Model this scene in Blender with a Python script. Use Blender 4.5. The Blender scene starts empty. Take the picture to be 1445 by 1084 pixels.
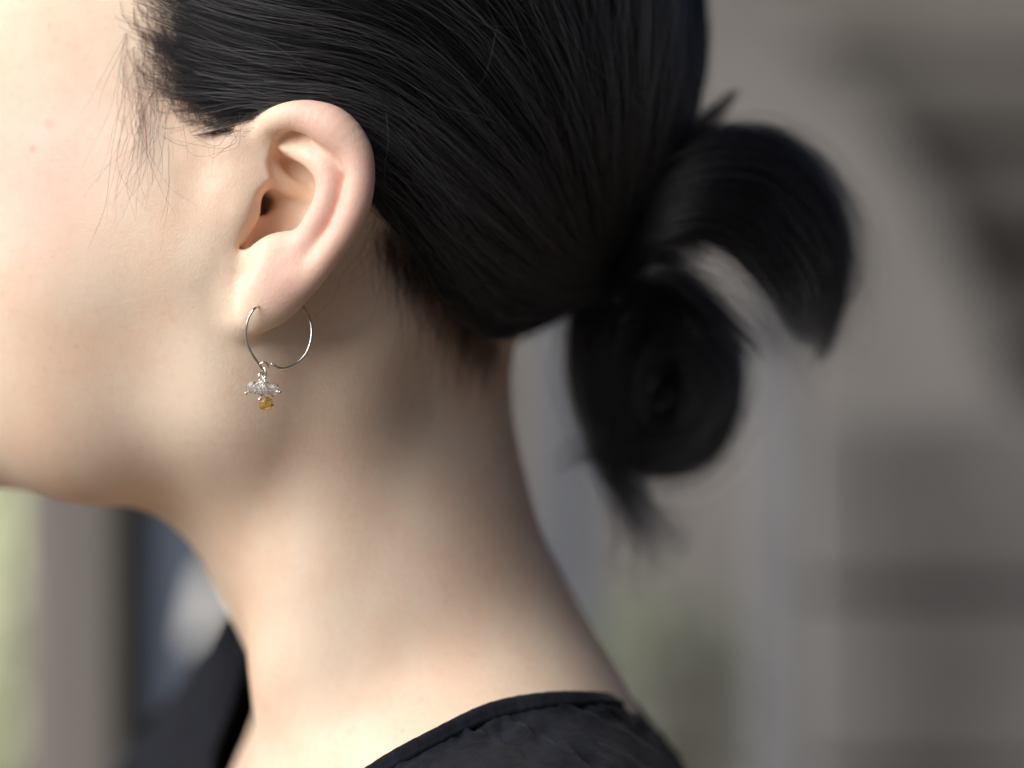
import bpy, math, random
import numpy as np

# ------------------------------------------------------------------ frame of reference
# Everything about the person is written in millimetres: x to the right, y away from the
# camera, z up, origin on the optical axis in the plane of the ear (HZ metres above ground).
S, D, HZ = 0.19, 800.0, 1.40          # mm per photo pixel in the ear plane, camera distance, height
YM = 85.0                             # middle plane of the head
rng = np.random.default_rng(7)
random.seed(7)
scene = bpy.context.scene

def P(px, py, y):
    k = S * (D + y) / D
    return np.array([(px - 722.5) * k, y, (542.0 - py) * k])

def W(p):
    p = np.asarray(p, float)
    return p * 0.001 + np.array([0, 0, HZ])

# ------------------------------------------------------------------ camera, light, exposure
cam = bpy.data.cameras.new('camera')
cam.sensor_width = 36.0
cam.lens = 36.0 * D / (1445 * S)
cam.clip_start, cam.clip_end = 0.02, 500.0
cam.dof.use_dof = True
cam.dof.focus_distance = (D + 9.0) * 0.001
cam.dof.aperture_fstop = 2.6
cam_o = bpy.data.objects.new('camera', cam)
cam_o.location = (0, -D * 0.001, HZ)
cam_o.rotation_euler = (math.radians(90), 0, 0)
scene.collection.objects.link(cam_o)
scene.camera = cam_o

SUN_DIR = np.array([-0.78, -0.46, 0.58])
SUN_DIR = SUN_DIR / np.linalg.norm(SUN_DIR)
world = bpy.data.worlds.new('World')
scene.world = world
world.use_nodes = True
wn = world.node_tree
bg = wn.nodes['Background']
sky = wn.nodes.new('ShaderNodeTexSky')
sky.sky_type = 'NISHITA'
sky.sun_disc = False
sky.sun_elevation = math.asin(SUN_DIR[2])
sky.sun_rotation = math.atan2(SUN_DIR[0], SUN_DIR[1])
sky.dust_density = 2.0
sky.ozone_density = 0.3
sky.air_density = 0.35
wn.links.new(sky.outputs[0], bg.inputs[0])
bg.inputs[1].default_value = 0.05
sun = bpy.data.lights.new('sun', 'SUN')
sun.energy = 5.0
sun.angle = math.radians(58)
sun.color = (1.0, 0.972, 0.955)
sun_o = bpy.data.objects.new('sun', sun)
from mathutils import Vector
sun_o.rotation_euler = Vector(SUN_DIR).to_track_quat('Z', 'Y').to_euler()
scene.collection.objects.link(sun_o)
scene.view_settings.view_transform = 'Standard'
scene.view_settings.look = 'None'
scene.view_settings.gamma = 1.0
scene.view_settings.exposure = -0.13
scene.render.engine = 'CYCLES'
scene.cycles.use_denoising = True
scene.cycles.use_adaptive_sampling = True
scene.cycles.adaptive_threshold = 0.02
scene.cycles.sample_clamp_indirect = 6.0
scene.cycles.max_bounces = 9
scene.cycles.transmission_bounces = 9

# ------------------------------------------------------------------ helpers
C = scene.collection

def link(o, parent=None):
    C.objects.link(o)
    if parent is not None:
        o.parent = parent
    return o

def tag(o, label=None, cat=None, group=None, kind=None):
    if label: o['label'] = label
    if cat: o['category'] = cat
    if group: o['group'] = group
    if kind: o['kind'] = kind
    return o

def mesh_obj(name, verts, faces, mat, parent=None, smooth=True, world=False):
    """verts in mm (or metres when world=True)"""
    v = np.asarray(verts, float)
    if not world:
        v = W(v)
    me = bpy.data.meshes.new(name)
    me.from_pydata(v.tolist(), [], [list(f) for f in faces])
    me.update()
    if smooth:
        me.polygons.foreach_set('use_smooth', np.ones(len(me.polygons), bool))
    me.materials.append(mat)
    return link(bpy.data.objects.new(name, me), parent)

def spline(pts, n):
    """Catmull-Rom through rows of pts, n samples"""
    p = np.asarray(pts, float)
    p = np.vstack([2 * p[0] - p[1], p, 2 * p[-1] - p[-2]])
    m = len(p) - 3
    t = np.linspace(0, m - 1e-6, n)
    i = t.astype(int); f = (t - i)[:, None]
    a, b, c, d = p[i], p[i + 1], p[i + 2], p[i + 3]
    return 0.5 * (2 * b + (c - a) * f + (2 * a - 5 * b + 4 * c - d) * f ** 2 + (3 * b - a - 3 * c + d) * f ** 3)

def smin(a, b, k):
    h = np.maximum(k - np.abs(a - b), 0) / k
    return np.minimum(a, b) - h * h * k * 0.25

def smax(a, b, k):
    return -smin(-a, -b, k)

def ell(p, c, r):
    q = [(p[i] - c[i]) / r[i] for i in range(3)]
    k0 = np.sqrt(q[0] ** 2 + q[1] ** 2 + q[2] ** 2) + 1e-9
    k1 = np.sqrt((q[0] / r[0]) ** 2 + (q[1] / r[1]) ** 2 + (q[2] / r[2]) ** 2) + 1e-9
    return k0 * (k0 - 1) / k1

def cone(p, a, b, ra, rb, ys=1.0):
    """rounded cone, y distances scaled by ys (flattened when >1)"""
    ab = np.array(b, float) - np.array(a, float); ab[1] *= ys
    d = [p[0] - a[0], (p[1] - a[1]) * ys, p[2] - a[2]]
    t = np.clip((d[0] * ab[0] + d[1] * ab[1] + d[2] * ab[2]) / max(ab @ ab, 1e-9), 0, 1)
    q = (d[0] - t * ab[0]) ** 2 + (d[1] - t * ab[1]) ** 2 + (d[2] - t * ab[2]) ** 2
    return np.sqrt(q) - (ra + t * (rb - ra))

def tube(p, rows, n=26, ys=1.0, band=5.0):
    """rows (px, py, y, radius): distance to a flattened tube of varying radius"""
    q = np.array([list(P(r[0], r[1], r[2])) + [r[3]] for r in rows])
    q = spline(q, n)
    d = np.full(p[0].shape, 30.0, np.float32)
    a = [p[0][:, 0, 0], p[1][0, :, 0], p[2][0, 0, :]]
    for i in range(n - 1):
        m = max(q[i, 3], q[i + 1, 3]) / min(ys, 1.0) + band          # only the cells near this piece
        s = tuple(slice(*np.searchsorted(a[c], (min(q[i, c], q[i + 1, c]) - m, max(q[i, c], q[i + 1, c]) + m))) for c in range(3))
        d[s] = np.minimum(d[s], cone([c[s] for c in p], q[i, :3], q[i + 1, :3], q[i, 3], q[i + 1, 3], ys))
    return d

def poly2d(x, z, pts):
    """signed distance to a polygon (negative inside) on 2D arrays"""
    pts = np.asarray(pts, float)
    d = np.full(x.shape, 1e9)
    s = np.ones(x.shape)
    n = len(pts)
    for i in range(n):
        a, b = pts[i], pts[(i + 1) % n]
        e = b - a
        wx, wz = x - a[0], z - a[1]
        t = np.clip((wx * e[0] + wz * e[1]) / (e @ e), 0, 1)
        d = np.minimum(d, (wx - t * e[0]) ** 2 + (wz - t * e[1]) ** 2)
        c1 = z >= a[1]; c2 = z < b[1]; c3 = e[0] * wz > e[1] * wx
        flip = (c1 & c2 & c3) | (~c1 & ~c2 & ~c3)
        s = np.where(flip, -s, s)
    return s * np.sqrt(d)

def axis(lo, hi, f0, f1, fine, coarse):
    """graded grid line positions: fine inside [f0,f1], growing to coarse outside"""
    mid = list(np.arange(f0, f1 + fine * 0.5, fine))
    up, st, v = [], fine, mid[-1]
    while v < hi:
        st = min(st * 1.18, coarse); v += st; up.append(v)
    dn, st, v = [], fine, mid[0]
    while v > lo:
        st = min(st * 1.18, coarse); v -= st; dn.append(v)
    return np.array(dn[::-1] + mid + up)

def surface_nets(ax, ay, az, F):
    """dual mesh of the zero level of F on a rectilinear grid"""
    neg = F < 0
    c = np.zeros(tuple(n - 1 for n in F.shape), np.int8)
    for i in (0, 1):
        for j in (0, 1):
            for k in (0, 1):
                c += neg[i:F.shape[0] - 1 + i, j:F.shape[1] - 1 + j, k:F.shape[2] - 1 + k]
    act = (c > 0) & (c < 8)
    I, J, K = np.nonzero(act)
    idx = np.full(act.shape, -1, np.int32)
    idx[I, J, K] = np.arange(len(I))
    acc = np.zeros((len(I), 3)); cnt = np.zeros(len(I))
    corners = [(i, j, k) for i in (0, 1) for j in (0, 1) for k in (0, 1)]
    for a in corners:
        for ax_i in range(3):
            if a[ax_i]: continue
            b = list(a); b[ax_i] = 1
            fa = F[I + a[0], J + a[1], K + a[2]]; fb = F[I + b[0], J + b[1], K + b[2]]
            m = (fa < 0) != (fb < 0)
            t = np.where(m, fa / np.where(m, fa - fb, 1), 0)
            pa = np.stack([ax[I + a[0]], ay[J + a[1]], az[K + a[2]]], 1)
            pb = np.stack([ax[I + b[0]], ay[J + b[1]], az[K + b[2]]], 1)
            acc += np.where(m[:, None], pa + t[:, None] * (pb - pa), 0)
            cnt += m
    V = acc / np.maximum(cnt, 1)[:, None]
    quads = []
    for a in range(3):
        s0 = [slice(None)] * 3; s1 = [slice(None)] * 3
        s0[a] = slice(0, -1); s1[a] = slice(1, None)
        n0, n1 = neg[tuple(s0)], neg[tuple(s1)]
        X = np.nonzero(n0 != n1)
        b, d = (a + 1) % 3, (a + 2) % 3
        ok = (X[b] > 0) & (X[d] > 0) & (X[b] < F.shape[b] - 1) & (X[d] < F.shape[d] - 1)
        X = [x[ok] for x in X]
        def cell(ob, od):
            q = [x.copy() for x in X]
            q[b] = q[b] - ob; q[d] = q[d] - od
            return idx[q[0], q[1], q[2]]
        q = np.stack([cell(1, 1), cell(0, 1), cell(0, 0), cell(1, 0)], 1)
        fl = ~n0[X[0], X[1], X[2]]
        q[fl] = q[fl][:, ::-1]
        quads.append(q)
    Q = np.vstack(quads)
    return V, Q[(Q >= 0).all(1)]

def relax(V, Q, it=1, lam=0.5, w=None):
    e = np.vstack([Q[:, [0, 1]], Q[:, [1, 2]], Q[:, [2, 3]], Q[:, [3, 0]]])
    for k in range(it):
        a = np.zeros_like(V); n = np.zeros(len(V))
        for u, v in ((0, 1), (1, 0)):
            for c in range(3):
                a[:, c] += np.bincount(e[:, u], V[e[:, v], c], len(V))
            n += np.bincount(e[:, u], minlength=len(V))
        T = a / np.maximum(n, 1)[:, None]
        V = V + (T - V) * (lam if w is None else (lam * w)[:, None])
    return V

# --- node helpers
def new_mat(name):
    m = bpy.data.materials.new(name); m.use_nodes = True
    nt = m.node_tree
    return m, nt, nt.nodes['Principled BSDF']

def node(nt, typ, ins=None, **kw):
    n = nt.nodes.new(typ)
    for k, v in kw.items(): setattr(n, k, v)
    for k, v in (ins or {}).items(): n.inputs[k].default_value = v
    return n

def mixc(nt, fac, a, b, blend='MIX'):
    n = nt.nodes.new('ShaderNodeMix'); n.data_type = 'RGBA'; n.blend_type = blend
    for s, v in ((0, fac), (6, a), (7, b)):
        if hasattr(v, 'is_linked') or isinstance(v, bpy.types.NodeSocket): nt.links.new(v, n.inputs[s])
        else: n.inputs[s].default_value = v if s == 0 else (*v, 1)
    return n.outputs[2]

def ramp(nt, src, lo, hi, a=0.0, b=1.0):
    n = nt.nodes.new('ShaderNodeMapRange'); n.clamp = True
    n.interpolation_type = 'SMOOTHSTEP'
    nt.links.new(src, n.inputs[0])
    for i, v in zip((1, 2, 3, 4), (lo, hi, a, b)): n.inputs[i].default_value = v
    return n.outputs[0]

#@SKIN
# ------------------------------------------------------------------ skin material
def skin_material():
    m, nt, b = new_mat('skin')
    L = nt.links
    tc = node(nt, 'ShaderNodeTexCoord')
    pos = tc.outputs['Object']
    n1 = node(nt, 'ShaderNodeTexNoise', {'Scale': 28.0, 'Detail': 4.0, 'Roughness': 0.55})
    n2 = node(nt, 'ShaderNodeTexNoise', {'Scale': 420.0, 'Detail': 3.0, 'Roughness': 0.6})
    n3 = node(nt, 'ShaderNodeTexNoise', {'Scale': 1500.0, 'Detail': 2.0})
    for n in (n1, n2, n3): L.new(pos, n.inputs['Vector'])
    col = mixc(nt, ramp(nt, n1.outputs[0], 0.35, 0.68), SKIN_A, SKIN_B)
    def spot(px, py, y, r0, r1):
        c = W(P(px, py, y))
        d = nt.nodes.new('ShaderNodeVectorMath'); d.operation = 'DISTANCE'
        L.new(pos, d.inputs[0]); d.inputs[1].default_value = tuple(c)
        return ramp(nt, d.outputs['Value'], r1, r0)
    def mul(a, v):
        k = node(nt, 'ShaderNodeMath', operation='MULTIPLY'); L.new(a, k.inputs[0])
        if isinstance(v, (int, float)): k.inputs[1].default_value = v
        else: L.new(v, k.inputs[1])
        return k.outputs[0]
    # blood-flushed zones: the ear rim and lobe, the cheekbone
    col = mixc(nt, mul(spot(500, 250, 2, 0.004, 0.022), 0.55), col, SKIN_RED)
    col = mixc(nt, mul(spot(455, 330, 4, 0.003, 0.022), 0.55), col, SKIN_RED)
    col = mixc(nt, mul(spot(400, 405, 6, 0.002, 0.014), 0.6), col, SKIN_RED)
    col = mixc(nt, mul(spot(450, 160, 4, 0.003, 0.014), 0.55), col, SKIN_RED)
    col = mixc(nt, mul(spot(375, 320, 20, 0.002, 0.010), 0.3), col, SKIN_RED)
    col = mixc(nt, mul(spot(40, 230, 28, 0.005, 0.045), 0.5), col, SKIN_RED)
    # freckles and fine blotches
    vor = node(nt, 'ShaderNodeTexVoronoi', {'Scale': 190.0, 'Randomness': 1.0})
    L.new(pos, vor.inputs['Vector'])
    frk = mul(ramp(nt, vor.outputs['Distance'], 0.22, 0.05), ramp(nt, n1.outputs[0], 0.48, 0.72))
    col = mixc(nt, mul(frk, 0.2), col, (0.42, 0.20, 0.10))
    col = mixc(nt, mul(ramp(nt, n2.outputs[0], 0.48, 0.75), 0.12), col, (0.66, 0.28, 0.19))
    for (px, py, y, r, cc, k) in ((80, 297, 26, 0.0011, (0.30, 0.15, 0.08), 0.55), (102, 325, 26, 0.0022, (0.62, 0.16, 0.12), 0.5),
                                  (705, 945, 34, 0.0011, (0.24, 0.11, 0.07), 0.6), (18, 533, 36, 0.0012, (0.25, 0.12, 0.07), 0.7),
                                  (45, 210, 28, 0.0016, (0.55, 0.24, 0.14), 0.4), (125, 255, 24, 0.0016, (0.62, 0.2, 0.15), 0.3),
                                  (95, 290, 26, 0.0008, (0.35, 0.17, 0.09), 0.4), (60, 378, 28, 0.0014, (0.58, 0.30, 0.18), 0.4),
                                  (28, 150, 30, 0.0013, (0.60, 0.26, 0.18), 0.35), (24, 440, 32, 0.0010, (0.40, 0.20, 0.11), 0.45), (132, 362, 25, 0.0009, (0.45, 0.22, 0.13), 0.35),
                                  (14, 205, 30, 0.0016, (0.66, 0.25, 0.19), 0.35), (150, 480, 28, 0.0008, (0.40, 0.2, 0.12), 0.35), (70, 175, 28, 0.0022, (0.72, 0.30, 0.24), 0.3)):
        col = mixc(nt, mul(spot(px, py, y, r * 0.35, r), k), col, cc)
    L.new(col, b.inputs['Base Color'])
    b.subsurface_method = 'BURLEY'
    b.inputs['Subsurface Weight'].default_value = 1.0
    b.inputs['Subsurface Radius'].default_value = (1.0, 0.35, 0.18)
    b.inputs['Subsurface Scale'].default_value = 0.0022
    b.inputs['IOR'].default_value = 1.42
    rr = ramp(nt, n2.outputs[0], 0.3, 0.7, 0.42, 0.56)
    L.new(rr, b.inputs['Roughness'])
    v2 = node(nt, 'ShaderNodeTexVoronoi', {'Scale': 1700.0}); L.new(pos, v2.inputs['Vector'])
    hsum = node(nt, 'ShaderNodeMath', operation='ADD'); L.new(v2.outputs['Distance'], hsum.inputs[0]); L.new(n3.outputs[0], hsum.inputs[1])
    bp = node(nt, 'ShaderNodeBump', {'Strength': 0.45, 'Distance': 0.00014})
    L.new(hsum.outputs[0], bp.inputs['Height'])
    L.new(bp.outputs[0], b.inputs['Normal'])
    return m

SKIN_A = (0.84, 0.668, 0.51)
SKIN_B = (0.80, 0.575, 0.42)
SKIN_RED = (0.83, 0.45, 0.375)
skin = skin_material()

# ------------------------------------------------------------------ the body as one implicit surface
def neck_axis(z):
    zz = np.clip(z, -120, -8)
    return -25.5 - 0.50 * (zz + 80.0) * np.where(zz > -80, 1.0, 0.9)

YAW = math.radians(22)                # the chest is turned a little towards the camera
def torso_pt(f, l, z):
    """point given as forward / left offsets (mm) from the base of the neck"""
    cx, cy = -10.0, YM
    fx, fy = -math.cos(YAW), -math.sin(YAW)
    lx, ly = math.sin(YAW), -math.cos(YAW)
    return (cx + f * fx + l * lx, cy + f * fy + l * ly, z)

def head_field(p):
    x, y, z = p
    m = [x, np.where(y > YM, 2 * YM - y, y), z]          # mirrored copy for paired features
    f = ell(p, (-48, YM, 100), (92, 69, 98))             # cranium
    f = smin(f, ell(p, (-92, YM, 52), (84, 66, 84)), 14)    # face
    f = smin(f, ell(p, (-86, YM, 46), (40, 67.5, 46)), 16)  # cheekbones and jaw joint
    f = smin(f, cone(m, (-78, 44, -4), (-120, 54, -13), 17, 15), 22)    # jaw
    f = smin(f, cone(m, (-120, 54, -13), (-158, 80, -6), 15, 13), 18)
    f = smin(f, cone(m, (-76, 36, 30), (-78, 44, -4), 15, 16), 20)
    f = smin(f, ell(p, (-120, YM, -6), (48, 36, 26)), 16)                 # floor of the mouth
    f = smin(f, ell(p, (-100, YM, 108), (64, 58, 58)), 16)               # forehead
    f = smin(f, cone(p, (-168, YM, 82), (-188, YM, 46), 5, 6.5), 10)      # nose
    f = smin(f, cone(m, (-184, YM, 45), (-175, 74, 41), 7, 6), 6)
    f = smin(f, ell(p, (-172, YM, 20), (9, 24, 6)), 6)                   # lips
    f = smin(f, ell(p, (-170, YM, 9), (10, 21, 6)), 5)
    f = smin(f, ell(p, (-158, YM, -12), (17, 22, 16)), 14)               # chin
    f = smin(f, cone(m, (-168, 70, 96), (-154, 50, 96), 5, 4), 12)       # brow
    f = smax(f, -ell(m, (-182, 58, 76), (16, 15, 9)), 8)                 # eye socket
    f = smin(f, ell(m, (-156, 60, 75), (12, 13, 10)), 3)                 # closed lid
    f = smin(f, ell(m, (-126, 56, 14), (34, 26, 34)), 22)                # cheek
    return f

def body_field(p):
    x, y, z = p
    m = [x, np.where(y > YM, 2 * YM - y, y), z]
    f = head_field(p)
    # neck
    nk = (np.sqrt(((x - neck_axis(z)) / 52.5) ** 2 + ((y - YM) / 51.0) ** 2) - 1) * 48.0
    nk = np.maximum(nk, np.maximum(-z - 200, z - 60))
    f = smin(f, nk, 20)
    f = smin(f, cone(p, (-31, YM, 22), (-24, YM, -32), 27.5, 27), 10)    # nape
    f = smin(f, cone(m, (-42, 42, 22), (-60, 55, -80), 11, 8), 16)       # sternocleidomastoid
    f = smin(f, cone(m, (-60, 55, -80), (-70, 66, -122), 8, 7), 16)
    f = smin(f, cone(m, (-50, 58, -60), (-44, 52, -110), 14, 17), 20)     # fill above the collarbone
    # shoulders and upper chest
    for sgn in (1, -1):
        f = smin(f, cone(p, torso_pt(-2, 30 * sgn, -112), torso_pt(-10, 100 * sgn, -176), 26, 22), 34)
        f = smin(f, cone(p, torso_pt(44, 20 * sgn, -132), torso_pt(6, 90 * sgn, -164), 8, 9), 34)
    f = smin(f, ell(p, torso_pt(34, 0, -160), (36, 46, 48)), 24)            # base of the throat
    for sgn in (1, -1):
        f = smin(f, ell(p, torso_pt(14, 52 * sgn, -150), (45, 40, 45)), 40)     # slope of the shoulder
    f = smin(f, ell(p, torso_pt(-6, 0, -270), (90, 105, 140)), 40)
    return f

def ear_part(p, f):
    x, y, z = p
    X2, Z2 = x[:, 0, :], z[:, 0, :]
    def mm(pts, yy=10): return [(P(a, b, yy)[0], P(a, b, yy)[2]) for a, b in pts]
    outline = mm([(352, 190), (372, 160), (400, 146), (432, 141), (462, 142), (490, 155), (511, 176), (525, 205), (529, 236),
                  (526, 270), (517, 300), (500, 332), (480, 360), (460, 385), (440, 410), (420, 428), (390, 448), (360, 462),
                  (342, 440), (338, 380), (345, 300)])
    d_out = poly2d(X2, Z2, outline)[:, None, :]
    yp = 19.0 - (x + 72.0) * 0.36                         # the ear stands off the head towards its back edge
    yp = np.where(z < 30, yp + (30 - z) * 0.12, yp)
    slab = smax(np.abs(y - yp - 1.5) - 3.0, d_out + 2.6, 2.5)
    f = smin(f, slab, 3.0)
    f = smin(f, ell(p, P(420, 285, 25), (15, 11, 19)), 4.0)                 # back of the bowl
    # skin rising from the temple onto the root of the rim, and in front of the tragus
    f = smin(f, tube(p, [(358, 192, 19.5, 4.5), (354, 210, 19.5, 5.0), (356, 235, 20, 5.0), (348, 262, 20.5, 4.5)], 10, 1.2, 16), 12.0)
    f = smin(f, tube(p, [(338, 285, 20, 4.5), (330, 315, 20.5, 4.5), (322, 345, 22, 3.5)], 8, 1.0, 16), 12.0)
    f = smin(f, ell(p, P(422, 196, 24), (16, 10, 13)), 4.0)
    # bowl of the concha
    conch = mm([(420, 342), (430, 326), (443, 307), (453, 285), (457, 265), (455, 246), (441, 229), (415, 217), (386, 206), (378, 230),
                (384, 254), (362, 274), (350, 300), (338, 330), (336, 350), (352, 360), (375, 352), (397, 344)], 14)
    d_c = poly2d(X2, Z2, conch)[:, None, :]
    yfl = 21.0 - 0.16 * (x + 60) + 0.0 * z
    f = smax(f, -smax(d_c, y - yfl, 5.0), 1.2)
    # fossa under the front of the rim
    fos = mm([(386, 206), (386, 192), (398, 180), (422, 182), (455, 200), (470, 214), (450, 222), (415, 214)], 12)
    d_f = poly2d(X2, Z2, fos)[:, None, :]
    yff = 15.5 - 0.42 * (x + 62)
    f = smax(f, -smax(d_f, y - yff, 3.0), 1.2)
    # scapha: groove between rim and antihelix
    sc = tube(p, [(482, 222, 1.6, 0.5), (488, 234, 0.6, 1.1), (489, 258, 0.4, 1.0), (480, 292, 1.0, 0.9), (466, 323, 2.0, 0.7), (452, 348, 3, 0.4)], 22, 0.5)
    # antihelix with its lower crus
    anti = tube(p, [(388, 204, 21.5, 1.8), (404, 207, 17.8, 2.2), (420, 212, 14.0, 2.7), (440, 221, 10, 3.3), (459, 237, 8, 4.0), (468, 259, 7.2, 4.3), (464, 286, 7.2, 4.3),
                    (452, 311, 7.8, 4.3), (436, 336, 8.8, 4.3), (414, 356, 10.5, 4.6)], 28, 1.1)
    f = smin(f, anti, 2.8)
    at = tube(p, [(424, 350, 10.5, 3.2), (406, 345, 10.8, 2.9), (388, 350, 11.5, 3.0), (368, 359, 13.5, 3.0), (352, 368, 16, 2.6)], 14, 1.0)
    f = smin(f, at, 2.5)
    f = smax(f, -sc, 1.6)
    # rim
    hel = tube(p, [(446, 283, 22.5, 1.8), (424, 270, 20.5, 2.2), (402, 261, 19, 2.8), (382, 246, 18, 3.6), (370, 226, 18, 4.0), (369, 203, 17.2, 4.0), (382, 177, 14.2, 4.0),
                   (408, 164, 9, 3.9), (440, 167, 7, 4.9), (472, 182, 5.2, 5.7), (499, 210, 4, 4.8), (508.5, 245, 3.2, 4.0), (503, 286, 3.2, 4.0), (486, 325, 3.8, 3.7),
                   (464, 358, 5, 3.5), (441, 388, 6.5, 3.5), (417, 412, 8, 3.6), (392, 432, 10, 3.8), (368, 446, 13, 3.4)], 60, 1.12)
    f = smin(f, hel, 1.8)
    f = smin(f, tube(p, [(438, 202, 12, 1.6), (456, 208, 9.5, 2.3), (474, 218, 7.5, 2.3), (486, 236, 6.5, 1.4)], 12, 1.0), 2.6)
    # lobe
    lob = tube(p, [(392, 366, 11.5, 5.4), (386, 392, 10, 6.8), (376, 418, 10.5, 6.8), (362, 440, 13, 4.6), (354, 456, 17, 3.0)], 16, 1.35)
    f = smin(f, lob, 5.0)
    f = smin(f, tube(p, [(343, 385, 19.5, 4), (340, 415, 19.5, 4.5), (342, 445, 20.5, 4.5)], 8, 1.0, 9), 6.0)
    fil = tube(p, [(440, 352, 8.5, 3.4), (420, 385, 8.5, 4.6), (400, 410, 9, 4.6)], 8, 1.2)
    f = smin(f, fil, 4.0)
    # tragus
    trg = tube(p, [(362, 266, 19, 3.0), (350, 283, 17, 3.9), (344.5, 300, 15.8, 4.2), (337, 320, 17, 3.6), (325, 338, 19.5, 3.0)], 16, 1.0)
    f = smin(f, trg, 3.5)
    # ear canal
    f = smax(f, -cone(p, P(382, 280, 19.0), P(356, 292, 36), 1.9, 3.2), 2.4)
    f = smax(f, -cone(p, P(374, 289, 19.0), P(354, 298, 36), 1.9, 3.0), 2.4)
    # crease in front of the lobe
    cr = tube(p, [(340, 358, 16.6, 0.9), (336, 385, 16.3, 0.8), (333, 415, 16.6, 0.6), (335, 445, 17.6, 0.4)], 10, 0.8)
    f = smax(f, -cr, 2.6)
    return f

def build_body():
    ax = axis(-216, 150, -82, -32, EARSTEP, 3.4)
    ay = axis(-95, 262, -3, 32, EARSTEP, 3.6)
    az = axis(-260, 205, 8, 82, EARSTEP, 3.4)
    Xg, Yg, Zg = (a.astype(np.float32) for a in np.meshgrid(ax, ay, az, indexing='ij', sparse=True))
    shp = (len(ax), len(ay), len(az))
    F = np.broadcast_to(body_field((Xg, Yg, Zg)), shp).copy()
    i0, i1 = np.searchsorted(ax, (-104, -28)); j0, j1 = np.searchsorted(ay, (-8, 62)); k0, k1 = np.searchsorted(az, (-6, 94))
    xs, ys, zs = np.meshgrid(ax[i0:i1], ay[j0:j1], az[k0:k1], indexing='ij')
    xs, ys, zs = xs.astype(np.float32), ys.astype(np.float32), zs.astype(np.float32)
    F[i0:i1, j0:j1, k0:k1] = ear_part((xs, ys, zs), F[i0:i1, j0:j1, k0:k1])
    V, Q = surface_nets(ax, ay, az, F)
    V = relax(V, Q, 2, 0.5)
    return V, Q

EARSTEP = 0.5
NS_HEAD = 24000
BUN = 1.0
BAND_SIDE = 1.0
PIERCE_Y = 5.0
V, Q = build_body()
person = mesh_obj('person', V, Q, skin)
tag(person, 'person seen in left profile with black hair tied at the nape and a black top', 'person')

#@END_BODY
# ------------------------------------------------------------------ depth tables: where a line of sight meets skin or hair
def depth_table(field, x0, x1, z0, z1, step=8.0, y0=-60.0, y1=YM, n=74):
    gx = np.arange(x0, x1 + step, step); gz = np.arange(z0, z1 + step, step)
    PX, PY = np.meshgrid(gx, gz, indexing='ij')
    best = np.full(PX.shape, 1e9); yb = np.full(PX.shape, y1); hit = np.zeros(PX.shape, bool)
    yh = np.full(PX.shape, y1); prev = None; py_ = None
    for y in np.linspace(y0, y1, n):
        k = S * (D + y) / D
        f = field(((PX - 722.5) * k, np.full(PX.shape, y), (542 - PY) * k))
        m = f < best
        best = np.where(m, f, best); yb = np.where(m, y, yb)
        if prev is not None:
            now = (f < 0) & ~hit
            yh = np.where(now, py_ + (y - py_) * np.clip(prev / np.maximum(prev - f, 1e-6), 0, 1), yh)
            hit |= now
        prev, py_ = f, y
    tab = np.where(hit, yh, yb)
    def look(px, py):
        u = np.clip((px - x0) / step, 0, len(gx) - 1.001); v = np.clip((py - z0) / step, 0, len(gz) - 1.001)
        i, j = u.astype(int), v.astype(int); a, b = u - i, v - j
        return (tab[i, j] * (1 - a) * (1 - b) + tab[i + 1, j] * a * (1 - b) + tab[i, j + 1] * (1 - a) * b + tab[i + 1, j + 1] * a * b)
    return look

def P3(px, py, y):
    k = S * (D + y) / D
    return np.stack([(px - 722.5) * k, y, (542.0 - py) * k], -1)

def hair_field(p):
    f = ell(p, (-42, YM, 100), (97.5, 72, 104))
    f = smin(f, cone(p, (12, YM, 52), (26, YM, 34), 20, 11), 14)
    return smin(f, head_field(p) - 1.2, 10)

def project(q, field, off, it=2):
    for _ in range(it):
        p = [q[..., 0], q[..., 1], q[..., 2]]
        f0 = field(p); e = 0.4
        g = np.stack([field([p[0] + e, p[1], p[2]]) - f0, field([p[0], p[1] + e, p[2]]) - f0, field([p[0], p[1], p[2] + e]) - f0], -1) / e
        q = q - ((f0 - off)[..., None] * g) / np.maximum((g * g).sum(-1), 0.05)[..., None]
    return q

#@HAIR
# ------------------------------------------------------------------ hair
def hair_material(name, colour, rough, ior=1.55, coat=0.2):
    m = bpy.data.materials.new(name); m.use_nodes = True
    nt = m.node_tree; nt.nodes.clear()
    out = node(nt, 'ShaderNodeOutputMaterial')
    h = node(nt, 'ShaderNodeBsdfHairPrincipled')
    h.parametrization = 'COLOR'
    hi = node(nt, 'ShaderNodeHairInfo')
    nt.links.new(mixc(nt, hi.outputs['Random'], tuple(c * 0.6 for c in colour), tuple(c * 1.7 for c in colour)), h.inputs['Color'])
    h.inputs['Roughness'].default_value = rough
    h.inputs['Radial Roughness'].default_value = 0.42
    h.inputs['Coat'].default_value = coat
    h.inputs['IOR'].default_value = ior
    h.inputs['Random Roughness'].default_value = 0.3
    nt.links.new(h.outputs[0], out.inputs[0])
    return m

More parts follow.
